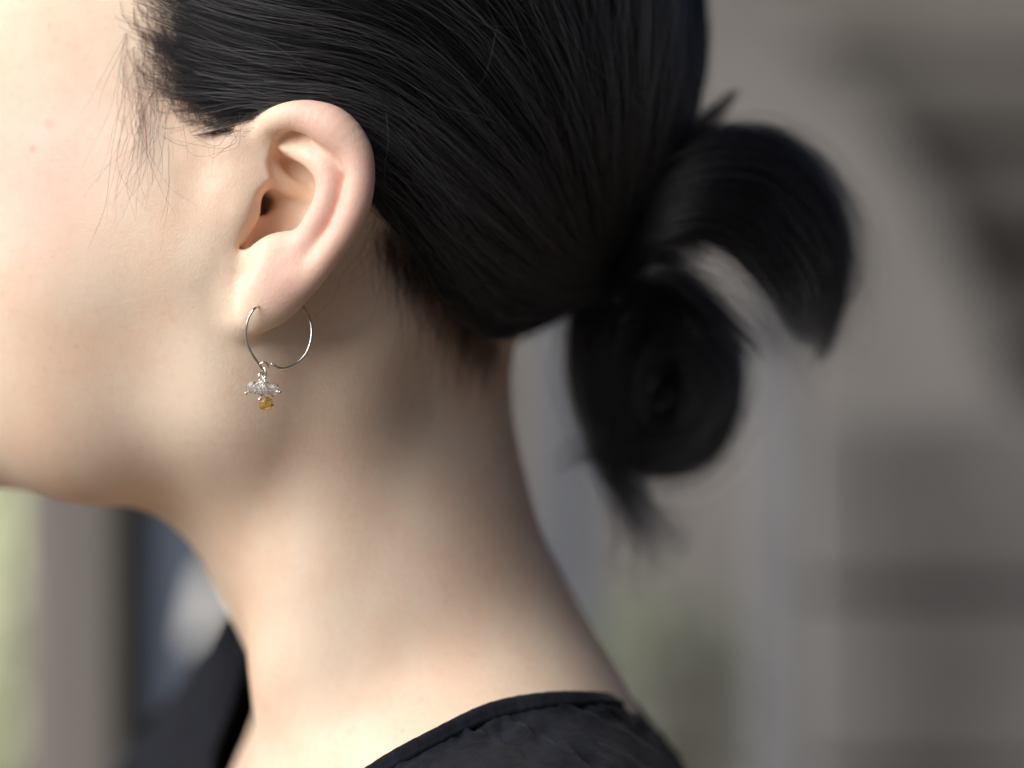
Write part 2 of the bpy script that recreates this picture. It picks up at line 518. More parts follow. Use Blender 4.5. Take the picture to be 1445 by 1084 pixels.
hair_mat = hair_material('black_hair', (0.005, 0.0046, 0.0052), 0.28, 1.38, 0.1)
knot_mat = hair_material('blue_black_hair', (0.0075, 0.0075, 0.009), 0.32, 1.38, 0.0)
fine_mat = hair_material('fine_dark_hair', (0.008, 0.0065, 0.0065), 0.35, 1.35, 0.0)
stray_mat = hair_material('stray_hair', (0.035, 0.035, 0.038), 0.34)  # lighter than the combed hair: caught light put into the colour
fly_mat = hair_material('flyaway_hair', (0.14, 0.145, 0.16), 0.4)  # pale blue-grey paints the glint of single hairs catching light
under_mat, nt_, b_ = new_mat('packed_black_hair')
b_.inputs['Base Color'].default_value = (0.006, 0.0055, 0.006, 1)
b_.inputs['Roughness'].default_value = 0.55
b_.inputs['Specular IOR Level'].default_value = 0.15

def strands(name, pts, rad, mat, parent, kind='stuff'):
    """pts: list of (n,3) arrays in mm; rad: list of root radii in mm (tip tapers)"""
    cv = bpy.data.hair_curves.new(name)
    cv.add_curves([len(p) for p in pts])
    pos = W(np.vstack(pts)).astype(np.float32)
    cv.attributes['position'].data.foreach_set('vector', pos.ravel())
    rr = np.concatenate([r * (1 - 0.75 * np.linspace(0, 1, len(p)) ** 2.5) for p, r in zip(pts, rad)]) * 0.001
    at = cv.attributes.get('radius') or cv.attributes.new('radius', 'FLOAT', 'POINT')
    at.data.foreach_set('value', rr.astype(np.float32))
    cv.materials.append(mat)
    o = link(bpy.data.objects.new(name, cv), parent)
    if kind: o['kind'] = kind
    return o

from mathutils.bvhtree import BVHTree
def mesh_table(V, Q, x0, x1, z0, z1, step, fallback):
    tree = BVHTree.FromPolygons([tuple(v) for v in V], [tuple(q) for q in Q])
    gx = np.arange(x0, x1 + step, step); gz = np.arange(z0, z1 + step, step)
    tab = np.zeros((len(gx), len(gz)))
    o = Vector((0, -D, 0))
    for i, a in enumerate(gx):
        for j, b in enumerate(gz):
            h = tree.ray_cast(o, (Vector(P(a, b, 0)) - o).normalized())[0]
            tab[i, j] = h[1] if h else float(fallback(np.array(a), np.array(b)))
    def look(px, py):
        u = np.clip((px - x0) / step, 0, len(gx) - 1.001); v = np.clip((py - z0) / step, 0, len(gz) - 1.001)
        i, j = u.astype(int), v.astype(int); a, b = u - i, v - j
        return (tab[i, j] * (1 - a) * (1 - b) + tab[i + 1, j] * a * (1 - b) + tab[i, j + 1] * (1 - a) * b + tab[i + 1, j + 1] * a * b)
    return look
hair_look = depth_table(hair_field, -60, 1160, -620, 700)
skin_look = depth_table(body_field, -60, 1160, -120, 1240)
face_look = mesh_table(V, Q, 20, 460, -60, 380, 5.0, skin_look)

TIE = (868, 394)
GUIDES = np.array([
    [(528, 284), (575, 345), (628, 425), (690, 474), (768, 452), (850, 412)],
    [(450, 165), (556, 270), (640, 372), (715, 434), (790, 426), (855, 405)],
    [(252, 196), (410, 154), (540, 196), (650, 320), (760, 398), (860, 400)],
    [(192, 130), (356, 138), (530, 166), (670, 292), (778, 384), (862, 398)],
    [(168, 36), (326, 95), (520, 128), (690, 255), (800, 370), (864, 395)],
    [(152, -64), (325, 6), (556, 66), (720, 212), (814, 350), (866, 392)],
    [(200, -220), (420, -130), (640, 0), (770, 165), (834, 330), (868, 390)],
    [(400, -380), (600, -290), (757, -80), (828, 130), (855, 310), (870, 388)],
    [(640, -480), (800, -330), (876, -100), (893, 110), (882, 300), (873, 386)],
    [(820, -470), (925, -300), (950, -80), (940, 110), (905, 290), (876, 384)],
    [(930, -360), (992, -220), (1002, -40), (985, 120), (935, 270), (880, 380)],
], float)

def guide_eval(a, t, G):
    """a in [0,1] across the guides, t along them (arrays m,n)"""
    k = np.array([spline(g, 40) for g in G])
    u = np.clip(a, 0, 0.99999) * (len(G) - 1); i = u.astype(int); f = u - i
    v = np.clip(t, 0, 0.99999) * 39; j = v.astype(int); g = (v - j)[..., None]
    f = (f * f * (3 - 2 * f) * 0.4 + f * 0.6)[..., None]
    A = k[i, j] * (1 - g) + k[i, j + 1] * g
    B = k[i + 1, j] * (1 - g) + k[i + 1, j + 1] * g
    return A * (1 - f) + B * f

def wob(n, k, amp):
    """smooth per-strand wander: n strands, k points, 2 components"""
    t = np.linspace(0, 1, k)[None, :, None]
    out = 0
    for fr in (0.7, 1.6, 3.1):
        ph = rng.uniform(0, 6.28, (n, 1, 2)); am = rng.normal(0, 1, (n, 1, 2)) / fr
        out = out + am * np.sin(6.28 * fr * t + ph)
    return out * amp

NZ1, NZ2, NZ3 = (rng.normal(0, 0.6, (k, 8)) for k in (60, 140, 340))
def vnoise(u, v, tab):
    u = np.clip(u, 0, tab.shape[0] - 1.001); v = np.clip(v, 0, tab.shape[1] - 1.001)
    i, j = u.astype(int), v.astype(int); f, g = u - i, v - j
    f = f * f * (3 - 2 * f); g = g * g * (3 - 2 * g)
    return tab[i, j] * (1 - f) * (1 - g) + tab[i + 1, j] * f * (1 - g) + tab[i, j + 1] * (1 - f) * g + tab[i + 1, j + 1] * f * g

def head_strands(n, k, wild, off_lo, off_hi, t0_free, amin=0.0, amax=1.0, ramp_=0.27):
    a = rng.uniform(amin, amax, n) ** (0.92 if amin == 0 else 1.0)
    t0 = np.where(rng.random(n) < t0_free, rng.uniform(0.0, 0.65, n), np.where((a > 0.17) & (a < 0.66), 0.165 * rng.random(n) ** ramp_, rng.uniform(0, 0.03, n)))
    t0 = np.where((a > 0.17) & (a < 0.62), np.maximum(t0, 0.15 * rng.random(n) ** ramp_), t0)
    t1 = np.where(rng.random(n) < 0.12, rng.uniform(0.5, 1.0, n), 1.0)
    t1 = np.maximum(t1, t0 + 0.2)
    t = t0[:, None] + (t1 - t0)[:, None] * np.linspace(0, 1, k)[None]
    aa = np.clip(a[:, None] + rng.normal(0, 0.010, (n, 1)) + 0.012 * np.sin(7 * t + rng.uniform(0, 6.28, (n, 1))), 0, 1)
    q = guide_eval(aa, t, GUIDES) + wob(n, k, wild)
    y = hair_look(q[..., 0], q[..., 1])
    p = P3(q[..., 0], q[..., 1], y)
    lock = vnoise(aa * 46, t * 3.0, NZ1) * 1.0 + vnoise(aa * 120, t * 3.0, NZ2) * 0.8 + vnoise(aa * 300, t * 4, NZ3) * 0.5
    off = rng.uniform(off_lo, off_hi, (n, 1)) + lock * np.clip((t - 0.04) * 5, 0, 1)
    off = np.maximum(off, -1.2 + 0.0 * t)
    tuck = np.clip(1.25 - ((q[..., 0] - 425) / 80) ** 2 - ((q[..., 1] - 275) / 112) ** 2, 0, 0.5) * 2
    off = off - 9.0 * tuck                                  # hair passes behind the ear, not through it
    p = project(p, hair_field, off)
    return p

def xz(pts):
    return [(P(a, b, c)[0], P(a, b, c)[2]) for a, b, c in pts]

def build_hair_cap():
    ax = np.arange(-145, 66, 2.6); ay = np.arange(4, 168, 2.6); az = np.arange(2, 212, 2.6)
    g = np.meshgrid(ax, ay, az, indexing='ij')
    f = np.minimum(hair_field(g) + 1.6, head_field(g) - 0.5)
    poly = xz([(270, -80, 25), (282, 20, 24), (318, 100, 22), (362, 135, 20), (420, 160, 20), (480, 210, 20), (545, 300, 22), (600, 372, 26), (650, 440, 34),
               (700, 468, 60), (770, 446, 85), (830, 425, 85), (905, 395, 85), (1010, 250, 85), (1030, 0, 85), (1040, -700, 85), (300, -700, 40), (230, -350, 30)])
    d = poly2d(g[0][:, 0, :], g[2][:, 0, :], poly)[:, None, :]
    f = smax(f, np.broadcast_to(d, f.shape), 2.0)
    V, Q = surface_nets(ax, ay, az, f)
    return relax(V, Q, 2, 0.5), Q

Vh, Qh = build_hair_cap()
hair = mesh_obj('hair', Vh, Qh, under_mat, person)
hair['label'] = 'black hair combed back over the ear to the nape'

near = head_strands(NS_HEAD, 26, 2.2, -0.6, 0.9, 0.45)
far = head_strands(NS_HEAD // 5, 22, 2.5, -0.4, 0.9, 0.3)
far[..., 1] = 2 * YM - far[..., 1]
edge = head_strands(2300, 30, 2.6, 0.0, 0.9, 0.0, 0.17, 0.68, 0.8)
loose = head_strands(900, 28, 7.0, 1.3, 2.3, 0.8)
allp = list(near) + list(far) + list(edge)
strands('combed_hair', allp, list(rng.uniform(0.034, 0.055, len(allp))), hair_mat, hair)
strands('stray_hair', list(loose), list(rng.uniform(0.035, 0.055, len(loose))), stray_mat, hair)

# single hairs that stand away from the head (px, py) with the height above the hair in mm
def free_hair(rows, lift, n=30, look=None, jit=0.0):
    q = spline([(r[0], r[1]) for r in rows], n)
    y = (look or hair_look)(q[:, 0], q[:, 1])
    for _ in range(3):
        y = np.convolve(np.concatenate([[y[0]] * 2, y, [y[-1]] * 2]), [0.15, 0.22, 0.26, 0.22, 0.15], 'valid')
    l = np.interp(np.linspace(0, 1, n), np.linspace(0, 1, len(lift)), lift)
    if jit:
        q = q + wob(1, n, jit)[0]
    return P3(q[:, 0], q[:, 1], y - l)

fly = [
    free_hair([(772, -20), (800, 40), (835, 92), (880, 122), (935, 138)], [2, 3, 4, 5]),
    free_hair([(660, 30), (690, 36), (730, 38), (765, 35)], [2, 3, 3]),
    free_hair([(700, 40), (695, 70), (685, 105), (675, 122)], [2, 3, 2]),
    free_hair([(755, 40), (775, 75), (795, 115), (800, 150), (795, 185)], [2, 3, 3]),
    free_hair([(820, 118), (870, 130), (905, 155), (912, 190), (905, 240)], [2, 4, 3]),
    free_hair([(905, 60), (895, 90), (880, 120)], [2, 3, 2]),
    free_hair([(580, 120), (630, 150), (680, 165), (720, 180)], [2, 3, 3]),
    free_hair([(545, 160), (548, 200), (543, 240), (546, 290)], [2, 5, 6]),
    free_hair([(560, 130), (600, 200), (640, 260), (700, 330)], [2, 3, 2]),
    free_hair([(590, 190), (620, 240), (660, 320), (700, 350)], [2, 3, 2]),
    free_hair([(730, 200), (760, 260), (790, 320)], [2, 3, 2]),
    free_hair([(300, 40), (380, 60), (450, 110), (500, 130)], [1, 2, 2]),
]
for i in range(70):
    a_, t_ = rng.uniform(0.1, 0.97), rng.uniform(0.12, 0.62)
    dt = rng.uniform(0.12, 0.34); da = rng.normal(0, 0.05)
    g_ = guide_eval(a_ + da * np.array([0, 0.2, 0.6, 1.0]), t_ + dt * np.array([0, 0.33, 0.66, 1.0]), GUIDES)
    fly.append(free_hair(g_ + rng.normal(0, 3, (4, 2)), [0.5, rng.uniform(1.5, 3), rng.uniform(1.5, 3), 1.0], 26))
tail = spline([P(930, 137, 70), P(980, 146, 66), P(1020, 143, 64), P(1060, 115, 62), P(1095, 70, 62), P(1117, 25, 64)], 30)
fly.append(np.vstack([fly[0][-1:], tail]))
strands('loose_hair', fly, [0.036] * 12 + list(rng.uniform(0.026, 0.042, len(fly) - 12)), fly_mat, hair)

# ---- hairline at the temple: thinning edge, wisps hanging to the cheek
def temple_look(px, py):
    # in front of the ear they lie on the skin, further back they run under the comb behind the ear
    k = np.clip((px - 345) / 25, 0, 1) * np.clip((215 - py) / 20, 0, 1)
    return face_look(px, py) * (1 - k) + (hair_look(px, py) + 3.0) * k
tw = []
def wisp(rows, lift=(0.4, 1.5, 2.0), jit=1.2):
    tw.append(free_hair(rows, lift, 22, temple_look, jit))
for i in range(1900):                   # short dark hairs that drop from the edge and turn into the comb
    a_ = rng.uniform(0.20, 0.60) if rng.random() < 0.45 else rng.uniform(0.19, 0.40)
    t_ = 0.17 * rng.random() ** 0.5
    ts = np.array([t_, t_ + 0.03, t_ + rng.uniform(0.07, 0.10), t_ + rng.uniform(0.12, 0.24)])
    g_ = guide_eval(np.full(4, a_), ts, GUIDES)
    up = rng.uniform(4, 48); sx = rng.normal(0, 7)
    rows = [g_[0] + (sx - 5, -up), g_[0] + (sx * 0.8 - 1, -up * 0.4), g_[1] + (sx * 0.5, -up * 0.08 + rng.normal(0, 1.5)), g_[2] + (sx * 0.2, rng.normal(0, 1)), g_[3] + rng.normal(0, 1.5, 2)]
    wisp(rows, (0.1, 0.7, 1.2, 1.4), 0.08)
for i in range(70):                     # loose hairs hanging over the cheek
    r = np.array([rng.uniform(172, 262), rng.uniform(40, 165)])
    L = rng.uniform(70, 215) * (1 if r[0] < 235 else 0.6)
    sx = rng.normal(-14, 22)
    c = rng.normal(0, 16)
    wisp([r, r + (sx * 0.1 + c, L * 0.35), r + (sx * 0.45 + c * 1.2, L * 0.7), r + (sx + rng.normal(0, 10), L)], (0.2, 2.0, 2.6, 1.6), 1.2)
for i in range(4):                      # hooks curling below the sideburn
    e = np.array([rng.uniform(248, 300), rng.uniform(182, 232)])
    s0 = np.array([rng.uniform(318, 362), rng.uniform(158, 176)])
    m_ = (s0 + e) / 2 + (rng.uniform(0, 18), rng.uniform(10, 26))
    wisp([s0, m_ + (14, -10), m_, e, e + (-rng.uniform(4, 26), rng.normal(-12, 12))], (1.4, 2.0, 1.5), 0.4)
for i in range(4):                      # crossing short ones along the lower edge
    r = np.array([rng.uniform(205, 322), 0.0]); r[1] = 142 + 44 * np.clip((r[0] - 205) / 70, 0, 1) - 0.25 * max(0, r[0] - 290) + rng.normal(0, 9)
    an = rng.normal(0.25, 0.5); L = rng.uniform(26, 75)
    d = np.array([math.cos(an), math.sin(an)]); nrm = np.array([-d[1], d[0]]) * rng.normal(0, 0.22) * L
    wisp([r - d * L * 0.5, r + nrm, r + d * L * 0.5], (0.3, 1.2, 0.8), 0.6)
for rows in ([(218, 110), (250, 165), (300, 195), (300, 250)], [(195, 120), (200, 190), (235, 260), (280, 290)], [(188, 95), (160, 190), (152, 270), (135, 330), (122, 352)],
             [(205, 140), (172, 230), (158, 300)], [(238, 205), (238, 260), (225, 320)], [(190, 170), (215, 240), (250, 310)]):
    wisp(rows, (0.4, 2.5, 3.0, 1.5), 0.8)
strands('temple_wisps', tw, list(rng.uniform(0.036, 0.062, len(tw))), fine_mat, hair)

# ---- behind the ear and down the nape: short fine hair
nw = []
for i in range(46):
    r = np.array([rng.uniform(528, 610), 0.0]); r[1] = 262 + (r[0] - 528) * 1.15 + rng.normal(0, 8)
    L = rng.uniform(40, 150); c = rng.normal(0, 22)
    e = r + (rng.normal(-12, 26), L)
    nw.append(free_hair([r, (r + e) / 2 + (c, 0), e], (0.5, 2.5, 1.2), 18, skin_look, 0.8))
for rows in ([(546, 230), (546, 320), (528, 372), (490, 402), (455, 412)], [(532, 290), (520, 340), (485, 385), (470, 420), (440, 450), (400, 470)],
             [(600, 320), (606, 350), (603, 385)], [(575, 300), (590, 350), (615, 368)], [(540, 300), (525, 350), (497, 385), (495, 410)], [(530, 280), (524, 330), (500, 370)]):
    nw.append(free_hair(rows, (0.5, 3.0, 3.0, 1.0), 26, skin_look))
for i in range(2600):
    u = rng.random()
    r = np.array([545 + 165 * u, 305 + 175 * u ** 0.85]) + rng.normal(0, 6, 2) + np.array([-0.6, 0.5]) * abs(rng.normal(0, 18))
    L = rng.uniform(14, 60) + 90 * rng.random() ** 3 * (1.25 - 0.6 * abs(u - 0.4))
    e = r + np.array([rng.normal(0.30 - 0.45 * u, 0.22), 1.0]) * L
    nw.append(free_hair([r, (r + e) / 2 + rng.normal(0, 7, 2), e], (0.2, 0.9, 0.25), 10, skin_look))
strands('nape_hair', nw, list(rng.uniform(0.022, 0.03, 52)) + list(rng.uniform(0.012, 0.02, len(nw) - 52)), fine_mat, hair)

# ---- the knot: tail brushed out to the right, a curl below, loose ends
def frame(path):
    t = np.gradient(path, axis=0); t /= np.linalg.norm(t, axis=1)[:, None] + 1e-9
    ref = np.array([0, 1.0, 0])
    n = np.cross(t, ref); n /= np.linalg.norm(n, axis=1)[:, None] + 1e-9
    b = np.cross(n, t)
    return t, n, b

def bundle(rows, count, k=26, twist=0.6, short=0.25, wild=0.5, flat=1.0):
    """rows (px, py, y, radius mm)"""
    q = np.array([list(P(r[0], r[1], r[2])) + [r[3]] for r in rows])
    path = spline(q, k); t, n, b = frame(path[:, :3])
    out = []
    nl = max(5, int(count ** 0.5 / 2.4))
    lr, lt, lw = np.sqrt(rng.random(nl)), rng.uniform(0, 6.28, nl), wob(nl, k, wild * 1.6)
    for i in range(count):
        j = int(rng.integers(nl))
        x_, y_ = lr[j] * math.cos(lt[j]) + rng.normal(0, 0.15), lr[j] * math.sin(lt[j]) + rng.normal(0, 0.15)
        free = rng.random() < 0.2
        r, th = (math.sqrt(rng.random()) * 1.12, rng.uniform(0, 6.28)) if free else (math.hypot(x_, y_), math.atan2(y_, x_))
        ph = th + twist * np.linspace(0, 1, k) + 0.25 * math.sin(r * 9 + th * 2)
        w = wob(1, k, wild * (rng.uniform(1.5, 4.0) if free else 0.5))[0] + (0 if free else lw[j])
        p = path[:, :3] + n * (np.cos(ph) * r * path[:, 3] + w[:, 0])[:, None] + b * (np.sin(ph) * r * path[:, 3] * flat + w[:, 1])[:, None]
        L = 1 - short * rng.random() ** 1.6
        u = np.linspace(0, L, k) * (k - 1)
        out.append(np.stack([np.interp(u, np.arange(k), p[:, c]) for c in range(3)], 1))
    return out

FAN = [
    [(858, 360, 74), (905, 255, 70), (985, 196, 70), (1090, 196, 72), (1168, 262, 74), (1200, 360, 76), (1176, 505, 78)],
    [(862, 372, 70), (915, 285, 64), (990, 240, 62), (1080, 245, 64), (1145, 310, 68), (1178, 390, 72), (1162, 512, 76)],
    [(866, 384, 68), (920, 315, 60), (985, 285, 58), (1060, 300, 60), (1110, 355, 63), (1142, 415, 68), (1148, 492, 72)],
    [(868, 396, 66), (918, 345, 58), (970, 330, 56), (1030, 345, 58), (1075, 390, 60), (1106, 436, 64), (1132, 484, 68)],
    [(868, 404, 66), (910, 370, 58), (955, 365, 56), (1005, 388, 57), (1045, 425, 59), (1085, 465, 62), (1118, 500, 66)],
    [(866, 412, 68), (900, 392, 60), (940, 395, 58), (980, 422, 58), (1015, 455, 60), (1045, 490, 62), (1075, 525, 66)],
]
fan3 = np.array([spline([P(*r) for r in g], 30) for g in FAN])
bun_pts = []
def fan(count, lo, hi, k=26):
    for i in range(count):
        a = rng.uniform(lo, hi) * (len(FAN) - 1)
        a = np.clip(a + 0.35 * np.sin(np.linspace(0, 3, k) + rng.uniform(0, 6.28)) * rng.random(), 0, len(FAN) - 1.001)
        # hairs gather into locks towards their ends
        lockc = np.round(a * 3.2) / 3.2
        s = np.linspace(0, 1, k)
        a = np.clip(a + (lockc - a) * np.clip(s * 1.2 - 0.3, 0, 0.72), 0, len(FAN) - 1.001)
        L = 1 - 0.30 * rng.random() ** 1.4 - (0.15 * rng.random() if hi > 0.7 else 0)
        t = np.clip(s * L, 0, 0.9999) * 29; j = t.astype(int); g = (t - j)[:, None]
        ii = a.astype(int); f = (a - ii)[:, None]
        p = (fan3[ii, j] * (1 - g) + fan3[ii, j + 1] * g) * (1 - f) + (fan3[ii + 1, j] * (1 - g) + fan3[ii + 1, j + 1] * g) * f
        w = wob(1, k, 0.5)[0]
        th = rng.normal(0, 1) * (2 + 5 * np.sin(np.clip(s * 1.1, 0, 1) * 3.14) ** 0.7)
        p = p + np.stack([w[:, 0], th * 0.9 + rng.uniform(0, 10) * s, w[:, 1]], 1)
        bun_pts.append(p)
fan(int(4200 * BUN), 0.0, 0.62)
for i in range(420):                    # frayed outline of the tail
    k = 24; s_ = np.linspace(0, 1, k); j = np.clip((0.25 + 0.75 * s_ * rng.uniform(0.6, 1.0)) * 29, 0, 28.99); i0 = j.astype(int); g = (j - i0)[:, None]
    gi = int(rng.choice([0, 0, 0, 1, 2]))
    p = fan3[gi, i0] * (1 - g) + fan3[gi, i0 + 1] * g
    o = rng.normal(0.5, 1.0) * (0.5 + 3.2 * s_ ** 1.5)
    c_ = p - P(1010, 390, 72); c_[:, 1] = 0; c_ /= np.linalg.norm(c_, axis=1)[:, None]
    bun_pts.append(p + c_ * o[:, None] + np.stack([0 * s_, rng.normal(0, 5) + rng.uniform(-3, 6) * s_, 0 * s_], 1) + np.insert(wob(1, k, 0.8)[0], 1, 0, 1))
fan(int(110 * BUN), 0.60, 0.95)
fan(int(560 * BUN), 0.92, 1.0)
bun_pts += bundle([(880, 320, 96, 14), (925, 280, 94, 14), (975, 262, 90, 12), (1030, 265, 84, 10), (1080, 290, 80, 7)], int(1500 * BUN), 18, 0.5, 0.45, 0.6)
bun_pts += bundle([(868, 395, 76, 10), (910, 360, 70, 10), (955, 345, 66, 8), (1000, 360, 64, 5)], int(600 * BUN), 16, 0.5, 0.5, 0.6)
bun_pts += bundle([(1165, 330, 74, 6), (1185, 400, 74, 5), (1175, 470, 76, 5), (1150, 540, 78, 7)], int(90 * BUN), 18, 0.4, 0.7, 1.2)
# root of the knot and the strands wound round it
bun_pts += bundle([(800, 385, 80, 9), (845, 395, 78, 11), (885, 400, 76, 12), (915, 410, 78, 10)], int(900 * BUN), 14, 1.5, 0.1, 0.4)
bun_pts += bundle([(905, 250, 94, 9), (885, 320, 92, 12), (862, 390, 90, 13), (845, 450, 86, 12), (838, 500, 84, 10)], int(1300 * BUN), 18, 0.8, 0.1, 0.5)
# the curl
bun_pts += bundle([(868, 410, 82, 8), (850, 465, 82, 7.5), (848, 535, 84, 7.5), (872, 600, 86, 7.5), (925, 630, 86, 7.5), (975, 612, 86, 7.5), (1003, 562, 86, 7), (988, 512, 86, 6.5),
                   (945, 495, 86, 6), (905, 515, 84, 5), (896, 555, 82, 4.5), (915, 585, 82, 4)], int(2600 * BUN), 44, 2.0, 0.4, 1.2)
bun_pts += bundle([(935, 430, 84, 8), (980, 470, 84, 7.5), (1004, 520, 84, 7.5), (998, 575, 84, 7.5), (955, 612, 84, 7), (905, 600, 82, 6.5), (890, 555, 80, 5), (910, 520, 80, 4.5), (938, 530, 80, 4)], int(1600 * BUN), 36, 1.8, 0.4, 1.3)
bun_pts += bundle([(860, 440, 90, 9), (900, 480, 92, 10), (930, 540, 94, 10), (930, 590, 94, 9), (905, 610, 94, 7)], int(1100 * BUN), 20, 1.5, 0.15, 0.8)
bun_pts += bundle([(868, 400, 86, 9), (905, 425, 86, 9), (945, 450, 86, 8), (985, 490, 88, 7)], int(900 * BUN), 16, 1.0, 0.2, 0.6)
bun_pts += bundle([(880, 470, 98, 9), (905, 520, 99, 11), (925, 560, 99, 11), (945, 600, 98, 9)], int(900 * BUN), 16, 1.5, 0.1, 0.6)
bun_pts += bundle([(890, 380, 90, 9), (930, 405, 92, 10), (965, 430, 92, 8)], int(700 * BUN), 14, 1.0, 0.1, 0.6)
# hairs that have worked loose round the curl
for i in range(150):
    th = rng.uniform(0, 6.28); rr_ = rng.uniform(88, 118); n_ = 14
    tt = np.linspace(0, rng.uniform(0.5, 1.5) * rng.choice([-1, 1]), n_)
    rad_ = rr_ + np.linspace(0, rng.normal(10, 16), n_)
    bun_pts.append(P3(928 + rad_ * np.cos(th + tt), 562 + rad_ * np.sin(th + tt), 84 + rng.normal(0, 5) + 0 * tt))
# middle column and the loose end below
bun_pts += bundle([(866, 420, 80, 9), (858, 480, 79, 7.5), (850, 560, 80, 6.5), (862, 630, 82, 6.5), (882, 685, 84, 6.5), (912, 738, 84, 7.0), (975, 780, 84, 8.5)], int(800 * BUN), 30, 1.0, 0.55, 0.9)
bun_pts += bundle([(850, 590, 84, 6), (862, 650, 86, 5.5), (885, 710, 86, 5.5), (905, 770, 88, 6.5), (915, 850, 90, 9)], int(200 * BUN), 24, 0.6, 0.7, 1.6)
bun_pts += bundle([(870, 600, 86, 4), (850, 625, 86, 4), (810, 640, 86, 4), (775, 650, 86, 5)], int(110 * BUN), 18, 0.6, 0.6, 1.4)
bun_pts += bundle([(960, 630, 86, 6), (985, 660, 86, 6), (1005, 690, 86, 8)], int(50 * BUN), 16, 0.6, 0.6, 1.6)
# small tuft above the knot and stray ends round the tail
bun_pts += bundle([(905, 255, 84, 6), (950, 212, 84, 4.8), (990, 178, 85, 3.4), (1020, 150, 86, 1.8), (1042, 126, 87, 0.8)], int(300 * BUN), 16, 0.6, 0.4, 0.5)
bun_pts += bundle([(930, 262, 80, 5), (965, 215, 82, 4), (1000, 190, 84, 2.4), (1040, 186, 86, 1.2)], int(110 * BUN), 16, 0.5, 0.4, 0.6)
for i in range(240):
    a = rng.uniform(0, 0.9); j0 = int(rng.integers(10, 26))
    base = fan3[int(a * 5), j0] + rng.normal(0, 2, 3)
    d = fan3[int(a * 5), min(j0 + 3, 29)] - fan3[int(a * 5), j0]; d /= np.linalg.norm(d)
    L = rng.uniform(8, 26); bend = rng.normal(0, 0.5, 3)
    s = np.linspace(0, 1, 14)[:, None]
    bun_pts.append(base + d * L * s + bend * L * 0.5 * s * s)
bun = strands('bun', bun_pts, list(rng.uniform(0.034, 0.056, len(bun_pts))), knot_mat, person)
bun['label'] = 'loose low knot of black hair with a curl and brushed-out end'
#@SHIRT
# ------------------------------------------------------------------ the top
def shirt_material():
    m, nt, b = new_mat('black_gauze')
    L = nt.links
    tc = node(nt, 'ShaderNodeTexCoord')
    mp = node(nt, 'ShaderNodeMapping'); mp.inputs['Scale'].default_value = (1.0, 1.0, 0.55)
    L.new(tc.outputs['Object'], mp.inputs[0])
    n1 = node(nt, 'ShaderNodeTexNoise', {'Scale': 210.0, 'Detail': 4.0, 'Roughness': 0.6, 'Distortion': 0.6})
    n2 = node(nt, 'ShaderNodeTexNoise', {'Scale': 1400.0, 'Detail': 2.0})
    L.new(mp.outputs[0], n1.inputs['Vector']); L.new(tc.outputs['Object'], n2.inputs['Vector'])
    col = mixc(nt, ramp(nt, n1.outputs[0], 0.35, 0.65), (0.0034, 0.0044, 0.0078), (0.0068, 0.0088, 0.0155))
    L.new(col, b.inputs['Base Color'])
    b.inputs['Roughness'].default_value = 0.9
    b.inputs['Specular IOR Level'].default_value = 0.2
    b.inputs['Sheen Weight'].default_value = 0.05
    b.inputs['Sheen Roughness'].default_value = 0.5
    b1 = node(nt, 'ShaderNodeBump', {'Strength': 0.55, 'Distance': 0.0008}); L.new(n1.outputs[0], b1.inputs['Height'])
    b2 = node(nt, 'ShaderNodeBump', {'Strength': 0.5, 'Distance': 0.0003}); L.new(n2.outputs[0], b2.inputs['Height'])
    L.new(b1.outputs[0], b2.inputs['Normal']); L.new(b2.outputs[0], b.inputs['Normal'])
    return m

gauze = shirt_material()
COLLAR = [(884, 988, 90), (842, 980, 56), (770, 980, 34), (690, 995, 22), (610, 1033, 14), (530, 1078, 12), (450, 1140, 16), (385, 1230, 40),
          (318, 1180, 84), (300, 1086, 104), (325, 1003, 118), (352, 930, 128), (400, 905, 145), (540, 925, 146), (700, 948, 136), (840, 972, 116)]
def fix_near(rows, off):
    out = []
    for i, (a, b, y) in enumerate(rows):
        if 1 <= i <= 6:
            y = min(y, float(skin_look(np.array(a, float), np.array(b, float))) - off)
        out.append(P(a, b, y))
    return np.array(out)
R0 = fix_near(COLLAR, 2.2)
R1 = fix_near([(915, 1020, 92), (880, 1012, 50), (795, 1018, 26), (705, 1038, 12), (616, 1075, 4), (530, 1120, 2), (440, 1180, 8), (370, 1262, 34),
               (290, 1190, 90), (272, 1090, 122), (305, 985, 134), (336, 905, 140), (410, 885, 158), (545, 925, 160), (705, 955, 148), (860, 995, 122)], 4.0)
R2 = np.array([P(*r) for r in [(962, 1090, 96), (955, 1100, 36), (880, 1120, -10), (745, 1150, -40), (610, 1190, -50), (490, 1230, -46), (390, 1290, -20), (300, 1340, 36),
               (228, 1240, 104), (206, 1096, 174), (262, 990, 176), (322, 872, 160), (425, 868, 174), (560, 930, 184), (720, 985, 176), (890, 1055, 140)]])
R3 = np.array([P(*r) for r in [(1030, 1260, 100), (1030, 1270, 20), (950, 1290, -60), (770, 1330, -90), (600, 1380, -100), (440, 1420, -86), (320, 1470, -40), (210, 1500, 40),
               (130, 1380, 130), (110, 1220, 210), (150, 1120, 250), (300, 1010, 260), (450, 980, 262), (600, 1020, 262), (760, 1100, 240), (950, 1200, 180)]])
R4 = np.array([P(*r) for r in [(1060, 1560, 100), (1060, 1570, 10), (960, 1590, -70), (770, 1630, -100), (600, 1680, -105), (440, 1720, -90), (300, 1740, -40), (190, 1740, 40),
               (120, 1640, 130), (100, 1540, 210), (140, 1440, 255), (300, 1400, 270), (450, 1390, 270), (600, 1400, 270), (760, 1440, 250), (960, 1500, 190)]])

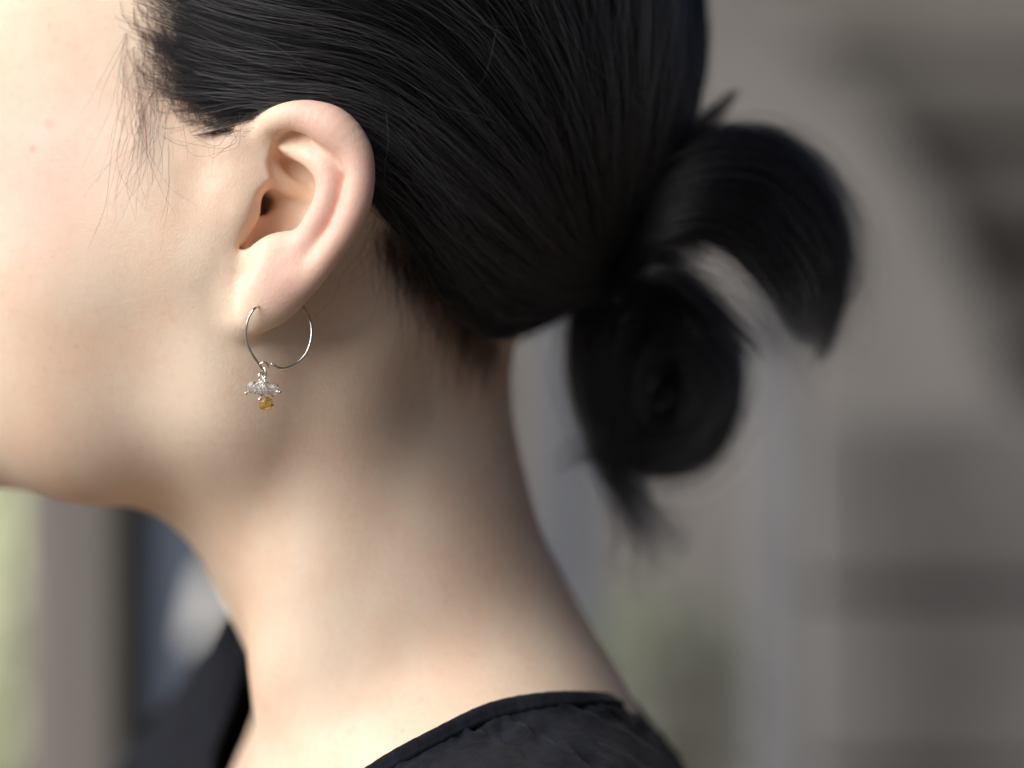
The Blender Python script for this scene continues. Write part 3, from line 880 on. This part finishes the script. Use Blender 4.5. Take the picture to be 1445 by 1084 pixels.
def closed_spline(r, n):
    q = np.vstack([r[-2:], r, r[:3]])
    m = len(r); t = np.linspace(0, m, n, endpoint=False); i = t.astype(int); f = (t - i)[:, None]
    a, b, c, d = q[i + 1], q[i + 2], q[i + 3], q[(i + 4) % len(q)]
    return 0.5 * (2 * b + (c - a) * f + (2 * a - 5 * b + 4 * c - d) * f ** 2 + (3 * b - a - 3 * c + d) * f ** 3)

def loft(rings, nu, nv):
    rr = [closed_spline(r, nu) for r in rings]
    g = np.array(rr)                                   # rings, nu, 3
    out = np.stack([spline(g[:, j], nv) for j in range(nu)], 1)
    return out                                          # nv, nu, 3

def grid_faces(nv, nu, closed=True):
    f = []
    for i in range(nv - 1):
        for j in range(nu if closed else nu - 1):
            k = (j + 1) % nu
            f.append((i * nu + j, i * nu + k, (i + 1) * nu + k, (i + 1) * nu + j))
    return f

G = loft([R0, R1, R2, R3, R4], 320, 120)
nrm = np.cross(np.gradient(G, axis=1), np.gradient(G, axis=0)); nrm /= np.linalg.norm(nrm, axis=2)[..., None] + 1e-9
uu = np.linspace(0, 2 * np.pi, 320, endpoint=False)[None]; vv = np.linspace(0, 1, 120)[:, None]
puck = sum(np.sin(uu * k + vv * m + p) * a for k, m, p, a in ((46, 9, 0.3, 0.22), (71, -14, 1.1, 0.2), (104, 22, 2.0, 0.16), (29, 30, 0.7, 0.3), (17, -46, 2.2, 0.3), (58, 64, 0.2, 0.2)))
puck = puck * np.clip((vv - 0.05) * 14, 0, 1) * (0.75 + 0.5 * np.sin(uu * 9 + vv * 16))
G = G + nrm * puck[..., None]
shirt = mesh_obj('shirt', G.reshape(-1, 3), grid_faces(120, 320), gauze, person)
shirt['label'] = 'black crinkled gauze top with a wide neckline'
md = shirt.modifiers.new('thickness', 'SOLIDIFY'); md.thickness = 0.0009; md.offset = 0
# narrow binding sewn round the neckline
GB = loft([R0, R1, R2, R3, R4], 320, 240)[:36]
nb = np.cross(np.gradient(GB, axis=1), np.gradient(GB, axis=0)); nb /= np.linalg.norm(nb, axis=2)[..., None] + 1e-9
prof = np.interp(np.linspace(0, 1, 36), [0, 0.05, 0.12, 0.3, 0.85, 0.94, 1.0], [0.0, 0.5, 0.7, 0.75, 0.75, 0.55, -0.3])[:, None]
GB = GB + nb * (prof * (1 + 0.1 * np.sin(uu * 60) + 0.08 * np.sin(uu * 97 + 1)))[..., None] * BAND_SIDE
band = mesh_obj('neck_band', GB.reshape(-1, 3), grid_faces(36, 320), gauze, shirt)
md = band.modifiers.new('thickness', 'SOLIDIFY'); md.thickness = 0.0012; md.offset = 0
#@EARRING
# ------------------------------------------------------------------ earring
def metal_material():
    m, nt, b = new_mat('polished_silver')
    n = node(nt, 'ShaderNodeTexNoise', {'Scale': 900.0, 'Detail': 2.0})
    tc = node(nt, 'ShaderNodeTexCoord'); nt.links.new(tc.outputs['Object'], n.inputs['Vector'])
    nt.links.new(mixc(nt, n.outputs[0], (0.80, 0.76, 0.66), (0.88, 0.86, 0.80)), b.inputs['Base Color'])
    b.inputs['Metallic'].default_value = 1.0
    b.inputs['Roughness'].default_value = 0.16
    return m

def gem_material(name, col, rough=0.02):
    m, nt, b = new_mat(name)
    n = node(nt, 'ShaderNodeTexNoise', {'Scale': 700.0, 'Detail': 3.0})
    tc = node(nt, 'ShaderNodeTexCoord'); nt.links.new(tc.outputs['Object'], n.inputs['Vector'])
    nt.links.new(mixc(nt, n.outputs[0], col, tuple(min(1, c * 1.08) for c in col)), b.inputs['Base Color'])
    b.inputs['Transmission Weight'].default_value = 0.86
    b.inputs['Roughness'].default_value = rough
    b.inputs['IOR'].default_value = 1.54
    return m

silver = metal_material()
crystal = gem_material('clear_crystal', (0.97, 0.97, 1.0))
citrine = gem_material('amber_crystal', (1.0, 0.69, 0.25))

def wire(name, path, r, parent, mat=None, seg=10, closed=False, ball=None):
    path = np.asarray(path, float); n = len(path)
    if closed:
        t = np.roll(path, -1, 0) - np.roll(path, 1, 0)
    else:
        t = np.gradient(path, axis=0)
    t /= np.linalg.norm(t, axis=1)[:, None]
    u = np.cross(t[0], [0.3, 1, 0.2]); u /= np.linalg.norm(u)
    V, F = [], []
    rr = np.full(n, r) if np.isscalar(r) else np.asarray(r)
    for i in range(n):
        u = u - t[i] * (u @ t[i]); u /= np.linalg.norm(u); v = np.cross(t[i], u)
        for j in range(seg):
            a = 2 * math.pi * j / seg
            V.append(path[i] + rr[i] * (math.cos(a) * u + math.sin(a) * v))
    for i in range(n if closed else n - 1):
        k = (i + 1) % n
        for j in range(seg):
            l = (j + 1) % seg
            F.append((i * seg + j, i * seg + l, k * seg + l, k * seg + j))
    if not closed:
        F.append(tuple(range(seg))[::-1]); F.append(tuple((n - 1) * seg + j for j in range(seg)))
    return mesh_obj(name, V, F, mat or silver, parent)

def ring_path(c, r, nrm_, n=28, squash=1.0, up=(0, 0, 1)):
    nrm_ = np.asarray(nrm_, float); nrm_ /= np.linalg.norm(nrm_)
    a = np.asarray(up, float) - nrm_ * (nrm_ @ np.asarray(up, float)); a /= np.linalg.norm(a)
    b = np.cross(nrm_, a)
    th = np.linspace(0, 2 * math.pi, n, endpoint=False)[:, None]
    return np.asarray(c, float) + r * (np.cos(th) * a + np.sin(th) * b * squash)

earring = bpy.data.objects.new('earring', None)
link(earring); earring.empty_display_size = 0.01
tag(earring, 'thin silver wire hoop earring with clear and amber crystal beads in the ear lobe', 'earring')
ear_y = float(PIERCE_Y)
hoop_pts = [(372, 524, 7.0), (366, 515, 6.6), (357, 502, 6.0), (349.6, 487, 5.4), (347, 470, 5.0), (350, 452, 4.6), (357, 438, ear_y - 0.6), (367, 430, ear_y + 1.6), (380, 424, ear_y + 5), (395, 421, 15.0), (411, 422, 15.4),
            (424, 429, 15.0), (434, 444, 14.0), (439.5, 463, 13.0), (438, 483, 12.0), (431, 500, 11.2), (419, 512, 10.4), (405, 519, 9.6), (394, 519.5, 9.0), (385, 514.5, 8.4)]
hp = spline([P(*r) for r in hoop_pts], 120)
hoop = wire('hoop', hp, 0.35, earring)
def ball_mesh(name, c, r, mat, parent):
    n, mseg = 8, 12; V, F = [], []
    for i in range(n + 1):
        a = math.pi * i / n
        for j in range(mseg):
            b = 2 * math.pi * j / mseg
            V.append(np.asarray(c) + r * np.array([math.sin(a) * math.cos(b), math.sin(a) * math.sin(b), math.cos(a)]))
    for i in range(n):
        for j in range(mseg):
            k = (j + 1) % mseg
            F.append((i * mseg + j, (i + 1) * mseg + j, (i + 1) * mseg + k, i * mseg + k))
    return mesh_obj(name, V, F, mat, parent)
ball_mesh('tip', P(384, 514, 8.3), 0.42, silver, hoop)
loop = spline([P(366, 515, 6.6), P(371, 511.5, 6.2), P(376.5, 513, 6.4), P(378, 518, 7.0), P(375, 522, 7.4), P(371, 523.5, 7.2)], 30)
wire('loop', loop, 0.27, hoop)
wire('jump_ring', ring_path(P(372.5, 527, 6.6), 1.55, (0.75, 0.62, 0.1), 28, 0.62), 0.27, earring, closed=True)
wire('jump_ring', ring_path(P(369.5, 531, 6.2), 1.1, (0.6, -0.75, 0.2), 24, 0.8), 0.24, earring, closed=True)

def faceted(name, c, rx, rz, axis_, mat, parent, seed):
    """faceted drum bead: three bands of facets round a drilled axis"""
    r_ = np.random.default_rng(seed)
    ax_ = np.asarray(axis_, float); ax_ /= np.linalg.norm(ax_)
    u = np.cross(ax_, [0.2, 1, 0.1]); u /= np.linalg.norm(u); v = np.cross(ax_, u)
    n = 7; V, F = [], []
    rows = [(-1.0, 0.42, 0.0), (-0.52, 0.94, 0.5), (0.48, 1.0, 0.0), (1.0, 0.45, 0.5)]
    for h, r, sh in rows:
        for j in range(n):
            a = 2 * math.pi * (j + sh) / n
            jr = r * (1 + r_.normal(0, 0.05))
            V.append(np.asarray(c) + ax_ * h * rz * (1 + r_.normal(0, 0.03)) + (math.cos(a) * u + math.sin(a) * v) * rx * jr)
    F.append(tuple(range(n))[::-1])
    for i in range(3):
        for j in range(n):
            k = (j + 1) % n; a, b = i * n, (i + 1) * n
            if rows[i][2] < rows[i + 1][2]:
                F += [(a + j, a + k, b + j), (a + k, b + k, b + j)]
            else:
                F += [(a + j, b + k, b + j), (a + j, a + k, b + k)]
    F.append(tuple(3 * n + j for j in range(n)))
    o = mesh_obj(name, V, F, mat, parent, smooth=False)
    return o, ax_

hang = P(371, 534, 6.0)
for i, (px, py, y, rx, rz, tip, mat, nm) in enumerate([
        (357, 547, 4.6, 1.75, 1.5, (347.5, 555, 4.0), crystal, 'crystal_bead'),
        (370.5, 550, 2.9, 1.7, 1.55, (366.5, 564, 0.9), crystal, 'crystal_bead'),
        (385.5, 550.5, 5.6, 1.85, 1.55, (395, 553.5, 5.2), crystal, 'crystal_bead'),
        (374, 546, 8.4, 1.6, 1.4, (382, 556, 11.0), crystal, 'crystal_bead'),
        (375.5, 569.5, 5.6, 1.95, 1.75, (377, 579.8, 6.0), citrine, 'amber_bead')]):
    c = P(px, py, y); tp = P(*tip)
    bead, ax_ = faceted(nm, c, rx, rz, tp - c, mat, earring, 40 + i)
    top = c - ax_ * (rz + 0.35)
    wire('head_pin', spline([tp, c, top, hang * 0.6 + top * 0.4 + np.array([0.2, -0.3, 0])], 12), 0.13, bead, seg=8)
    if nm == 'crystal_bead':
        ball_mesh('pin_ball', tp, 0.50, silver, bead)
    eye_c = top - ax_ * 0.45
    wire('pin_eye', ring_path(eye_c * 0.75 + hang * 0.25, 0.72, np.cross(ax_, [0.3, 1, 0.4]) + np.array([0.2 * i, 0.5, 0]), 20), 0.19, bead, closed=True, seg=8)
#@BACK
# ------------------------------------------------------------------ surroundings
def rough_material(name, a, b_, scale=9.0, bump=0.004, rough=0.85, streak=None):
    m, nt, b = new_mat(name)
    L = nt.links
    tc = node(nt, 'ShaderNodeTexCoord')
    mp = node(nt, 'ShaderNodeMapping')
    if streak: mp.inputs['Scale'].default_value = streak
    L.new(tc.outputs['Object'], mp.inputs[0])
    n1 = node(nt, 'ShaderNodeTexNoise', {'Scale': scale, 'Detail': 6.0, 'Roughness': 0.6}); L.new(mp.outputs[0], n1.inputs['Vector'])
    n2 = node(nt, 'ShaderNodeTexNoise', {'Scale': scale * 0.22, 'Detail': 3.0}); L.new(mp.outputs[0], n2.inputs['Vector'])
    col = mixc(nt, ramp(nt, n1.outputs[0], 0.35, 0.65), a, b_)
    col = mixc(nt, ramp(nt, n2.outputs[0], 0.42, 0.62, 0.0, 0.45), col, tuple(c * 0.6 for c in a))
    oi = node(nt, 'ShaderNodeObjectInfo')
    hs = node(nt, 'ShaderNodeHueSaturation'); L.new(col, hs.inputs['Color']); L.new(ramp(nt, oi.outputs['Random'], 0.0, 1.0, 0.72, 1.25), hs.inputs['Value'])
    L.new(hs.outputs[0], b.inputs['Base Color']); b.inputs['Roughness'].default_value = rough
    bp = node(nt, 'ShaderNodeBump', {'Strength': 0.6, 'Distance': bump}); L.new(n1.outputs[0], bp.inputs['Height'])
    L.new(bp.outputs[0], b.inputs['Normal'])
    return m

def prism(name, poly, y0, y1, mat, parent=None, bevel=6.0):
    """outline in mm (x,z), extruded from y0 to y1, edges bevelled"""
    n = len(poly)
    V = [(a, y0, b) for a, b in poly] + [(a, y1, b) for a, b in poly]
    F = [tuple(range(n)), tuple(range(2 * n - 1, n - 1, -1))] + [(i, i + n, (i + 1) % n + n, (i + 1) % n) for i in range(n)]
    o = mesh_obj(name, V, F, mat, parent, smooth=False)
    import bmesh
    bm = bmesh.new(); bm.from_mesh(o.data)
    bmesh.ops.recalc_face_normals(bm, faces=bm.faces)
    if bevel: bmesh.ops.bevel(bm, geom=bm.edges[:], offset=bevel * 0.001, segments=2, affect='EDGES', profile=0.6)
    bm.to_mesh(o.data); bm.free()
    return o

def pxpoly(pts, y): return [(P(a, b, y)[0], P(a, b, y)[2]) for a, b in pts]
def rect(px0, py0, px1, py1, y): return pxpoly([(px0, py0), (px1, py0), (px1, py1), (px0, py1)], y)

concrete = rough_material('weathered_concrete', (0.25, 0.236, 0.218), (0.33, 0.312, 0.29), 7.0)
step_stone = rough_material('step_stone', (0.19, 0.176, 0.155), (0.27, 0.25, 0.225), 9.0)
dark_riser = rough_material('dark_riser_stone', (0.075, 0.068, 0.06), (0.11, 0.10, 0.088), 9.0)  # risers coloured darker than the treads
block_stone = rough_material('grey_block', (0.18, 0.172, 0.166), (0.26, 0.25, 0.242), 6.0)
mortar = rough_material('mortar', (0.06, 0.06, 0.058), (0.09, 0.09, 0.085), 20.0)
grey_wood = rough_material('silvered_timber', (0.20, 0.185, 0.165), (0.30, 0.28, 0.25), 14.0, 0.003, 0.8, (1, 1, 0.08))
dark_wood = rough_material('dark_timber', (0.03, 0.026, 0.022), (0.055, 0.05, 0.045), 14.0, 0.003, 0.8, (1, 1, 0.08))
pale_paint = rough_material('pale_paint', (0.20, 0.203, 0.21), (0.25, 0.253, 0.26), 14.0, 0.001, 0.6)
blue_paint = rough_material('blue_grey_paint', (0.11, 0.14, 0.19), (0.14, 0.175, 0.23), 5.0, 0.001, 0.6)
white_paint = rough_material('white_paint', (0.76, 0.74, 0.70), (0.82, 0.80, 0.77), 5.0, 0.001, 0.6)
soil = rough_material('packed_earth', (0.12, 0.095, 0.07), (0.18, 0.145, 0.108), 1.5, 0.02)

def leaf_material(name, a, b_):
    m, nt, b = new_mat(name); L = nt.links
    oi = node(nt, 'ShaderNodeNewGeometry')
    col = mixc(nt, oi.outputs['Random Per Island'], a, b_)
    L.new(col, b.inputs['Base Color']); b.inputs['Roughness'].default_value = 0.5
    tr = node(nt, 'ShaderNodeBsdfTranslucent'); L.new(col, tr.inputs[0])
    mx = node(nt, 'ShaderNodeMixShader', {0: 0.3})
    out = nt.nodes['Material Output']
    L.new(b.outputs[0], mx.inputs[1]); L.new(tr.outputs[0], mx.inputs[2]); L.new(mx.outputs[0], out.inputs[0])
    return m
leaf_bright = leaf_material('sunlit_leaf', (0.80, 0.84, 0.56), (0.86, 0.88, 0.70))  # glare of full sun is put into this near-white leaf colour
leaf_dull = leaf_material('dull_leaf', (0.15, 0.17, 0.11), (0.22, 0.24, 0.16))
bark = rough_material('bark', (0.10, 0.08, 0.06), (0.16, 0.13, 0.10), 30.0)

ground = mesh_obj('ground', [(-200, -200, 0), (200, -200, 0), (200, 200, 0), (-200, 200, 0)], [(0, 1, 2, 3)], soil, smooth=False, world=True)
ground['kind'] = 'structure'
FLOOR = -HZ * 1000.0

# flight of steps climbing away at the right, closed off by a pale sloping side wall
stair = bpy.data.objects.new('staircase', None); link(stair)
tag(stair, 'blurred stone staircase with a pale sloping side wall in the right background', 'staircase')
y0 = 1350.0
side = pxpoly([(560, -260), (1010, -260), (1120, 20), (1230, 150), (1310, 265), (1380, 400), (1440, 540), (1560, 760)], y0)
side = side + [(side[-1][0], FLOOR), (side[0][0], FLOOR)]
prism('side_wall', side, y0, y0 + 180, concrete, stair, 14)
for i in range(9):
    zt = P(0, 608 - 167 * i, 1620)[2]
    ys = y0 + 190 + 150 * (i - 2) if i > 2 else y0 + 190
    x0_, x1_ = P(900, 0, 1620)[0], P(2100, 0, 1620)[0]
    h = P(0, 0, 1620)[2] - P(0, 167, 1620)[2]
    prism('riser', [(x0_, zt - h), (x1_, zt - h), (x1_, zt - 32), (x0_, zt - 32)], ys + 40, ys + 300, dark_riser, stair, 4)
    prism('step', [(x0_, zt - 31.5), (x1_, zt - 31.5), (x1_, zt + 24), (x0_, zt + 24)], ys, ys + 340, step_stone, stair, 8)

# wall of stone blocks in the lower right
wall = bpy.data.objects.new('block_wall', None); link(wall)
tag(wall, 'low grey stone block wall at the right below the staircase', 'wall')
yw = 760.0
x_l, x_r = P(1138, 0, yw)[0], P(1760, 0, yw)[0]
z_t = P(0, 585, yw)[2]
prism('core', [(x_l + 6, FLOOR), (x_r, FLOOR), (x_r, z_t - 8), (x_l + 6, z_t - 8)], yw + 12, yw + 200, mortar, wall, 3)
row_h, zz, r_i = 96.0, z_t, 0
while zz > FLOOR + 1 and r_i < 6:
    xx = x_l - (0 if r_i % 2 == 0 else 46)
    while xx < x_r:
        w_ = rng.uniform(130, 230)
        a, b = max(xx, x_l), min(xx + w_ - 6, x_r)
        if b - a > 14:
            dy = rng.uniform(-5, 6)
            prism('block', [(a, zz - row_h + 6), (b, zz - row_h + 6 + rng.normal(0, 1)), (b, zz + rng.normal(0, 1)), (a, zz)], yw + dy, yw + 60, block_stone, wall, 5)
        xx += w_
    zz -= row_h; r_i += 1

def post(name, px0, px1, py_top, y, depth, mat, label, cat):
    a, b = P(px0, 0, y)[0], P(px1, 0, y)[0]
    e = bpy.data.objects.new(name, None); link(e); e.location = W(((a + b) / 2, y, FLOOR))
    tag(e, label, cat)
    zt = P(0, py_top, y)[2]
    for nm, pl, yy, dd, bv in (('shaft', [(a, FLOOR), (b, FLOOR), (b, zt), (a, zt)], y, depth, 5), ('cap', [(a - 8, zt + .5), (b + 8, zt + .5), (b + 4, zt + 18), (a - 4, zt + 18)], y - 8, depth + 16, 4)):
        o = prism(nm, pl, yy, yy + dd, mat, None, bv); o.parent = e; o.matrix_parent_inverse = e.matrix_basis.inverted()
    return e
post('railing_post', 1072, 1132, 470, 620, 60, pale_paint, 'pale grey post behind the knot of hair, beside the block wall', 'post')
post('pipe_post', 786, 836, 380, 900, 50, blue_paint, 'slim blue-grey post just behind the nape', 'post')
post('timber_post', 27, 168, -500, 480, 70, grey_wood, 'broad silvered timber post at lower left under the jaw', 'post')
post('door_jamb', 166, 197, -500, 500, 60, dark_wood, 'narrow dark timber post right of the broad timber post', 'post')
# house wall far behind at the left
hw = prism('house_wall', rect(190, -600, 540, 1900, 1300)[:2] + [(P(540, 0, 1300)[0], FLOOR), (P(190, 0, 1300)[0], FLOOR)], 1300, 1420, blue_paint, None, 10)
tag(hw, 'blue-grey house wall seen under the chin behind the throat', 'wall')
wb = prism('notice_board', pxpoly([(262, 815), (310, 770), (325, 900), (268, 915)], 620), 620, 628, white_paint, None, 4)
yb_ = W(P(292, 850, 620)); M_ = __import__('mathutils').Matrix
wb.matrix_world = M_.Translation(yb_) @ M_.Rotation(math.radians(-38), 4, 'Z') @ M_.Rotation(math.radians(-20), 4, 'X') @ M_.Translation(-Vector(yb_))
tag(wb, 'small white board between throat and far shoulder', 'board')

def shrub(name, px, py, y, r, n, size, mat, label, stem_to=FLOOR):
    c = P(px, py, y)
    e = bpy.data.objects.new(name, None); link(e); e.location = W((c[0], c[1], FLOOR)); tag(e, label, 'shrub')
    V, F = [], []
    for i in range(n):
        d = rng.normal(0, 1, 3); d /= np.linalg.norm(d)
        p = c + d * np.array(r) * rng.uniform(0.35, 1.0) ** 0.5
        fc = SUN_DIR + np.array([0, -0.5, 0.1]) + rng.normal(0, 0.35, 3); fc /= np.linalg.norm(fc)            # leaves turn to the light
        u = np.cross(fc, rng.normal(0, 1, 3)); u /= np.linalg.norm(u); v = np.cross(fc, u)
        s_ = size * rng.uniform(0.6, 1.3); k = len(V)
        w = np.cross(u, v)
        V += [p - u * s_, p + v * s_ * 0.42, p + u * s_ + w * s_ * 0.25, p - v * s_ * 0.42]
        F.append((k, k + 1, k + 2, k + 3))
    o = mesh_obj('foliage', V, F, mat); o.parent = e; o.matrix_parent_inverse = e.matrix_basis.inverted(); o['kind'] = 'stuff'
    for i in range(5):
        d = rng.normal(0, 0.35, 2) * r[0]
        st = spline([(c[0] + d[0] * 0.2, c[1] + d[1] * 0.2, FLOOR), (c[0] + d[0] * 0.5, c[1] + d[1] * 0.5, (FLOOR + c[2]) / 2), (c[0] + d[0], c[1] + d[1], c[2] + r[2] * 0.5)], 12)
        s2 = wire('stem', st, np.linspace(9, 3, 12), None, bark, 7); s2.parent = e; s2.matrix_parent_inverse = e.matrix_basis.inverted()
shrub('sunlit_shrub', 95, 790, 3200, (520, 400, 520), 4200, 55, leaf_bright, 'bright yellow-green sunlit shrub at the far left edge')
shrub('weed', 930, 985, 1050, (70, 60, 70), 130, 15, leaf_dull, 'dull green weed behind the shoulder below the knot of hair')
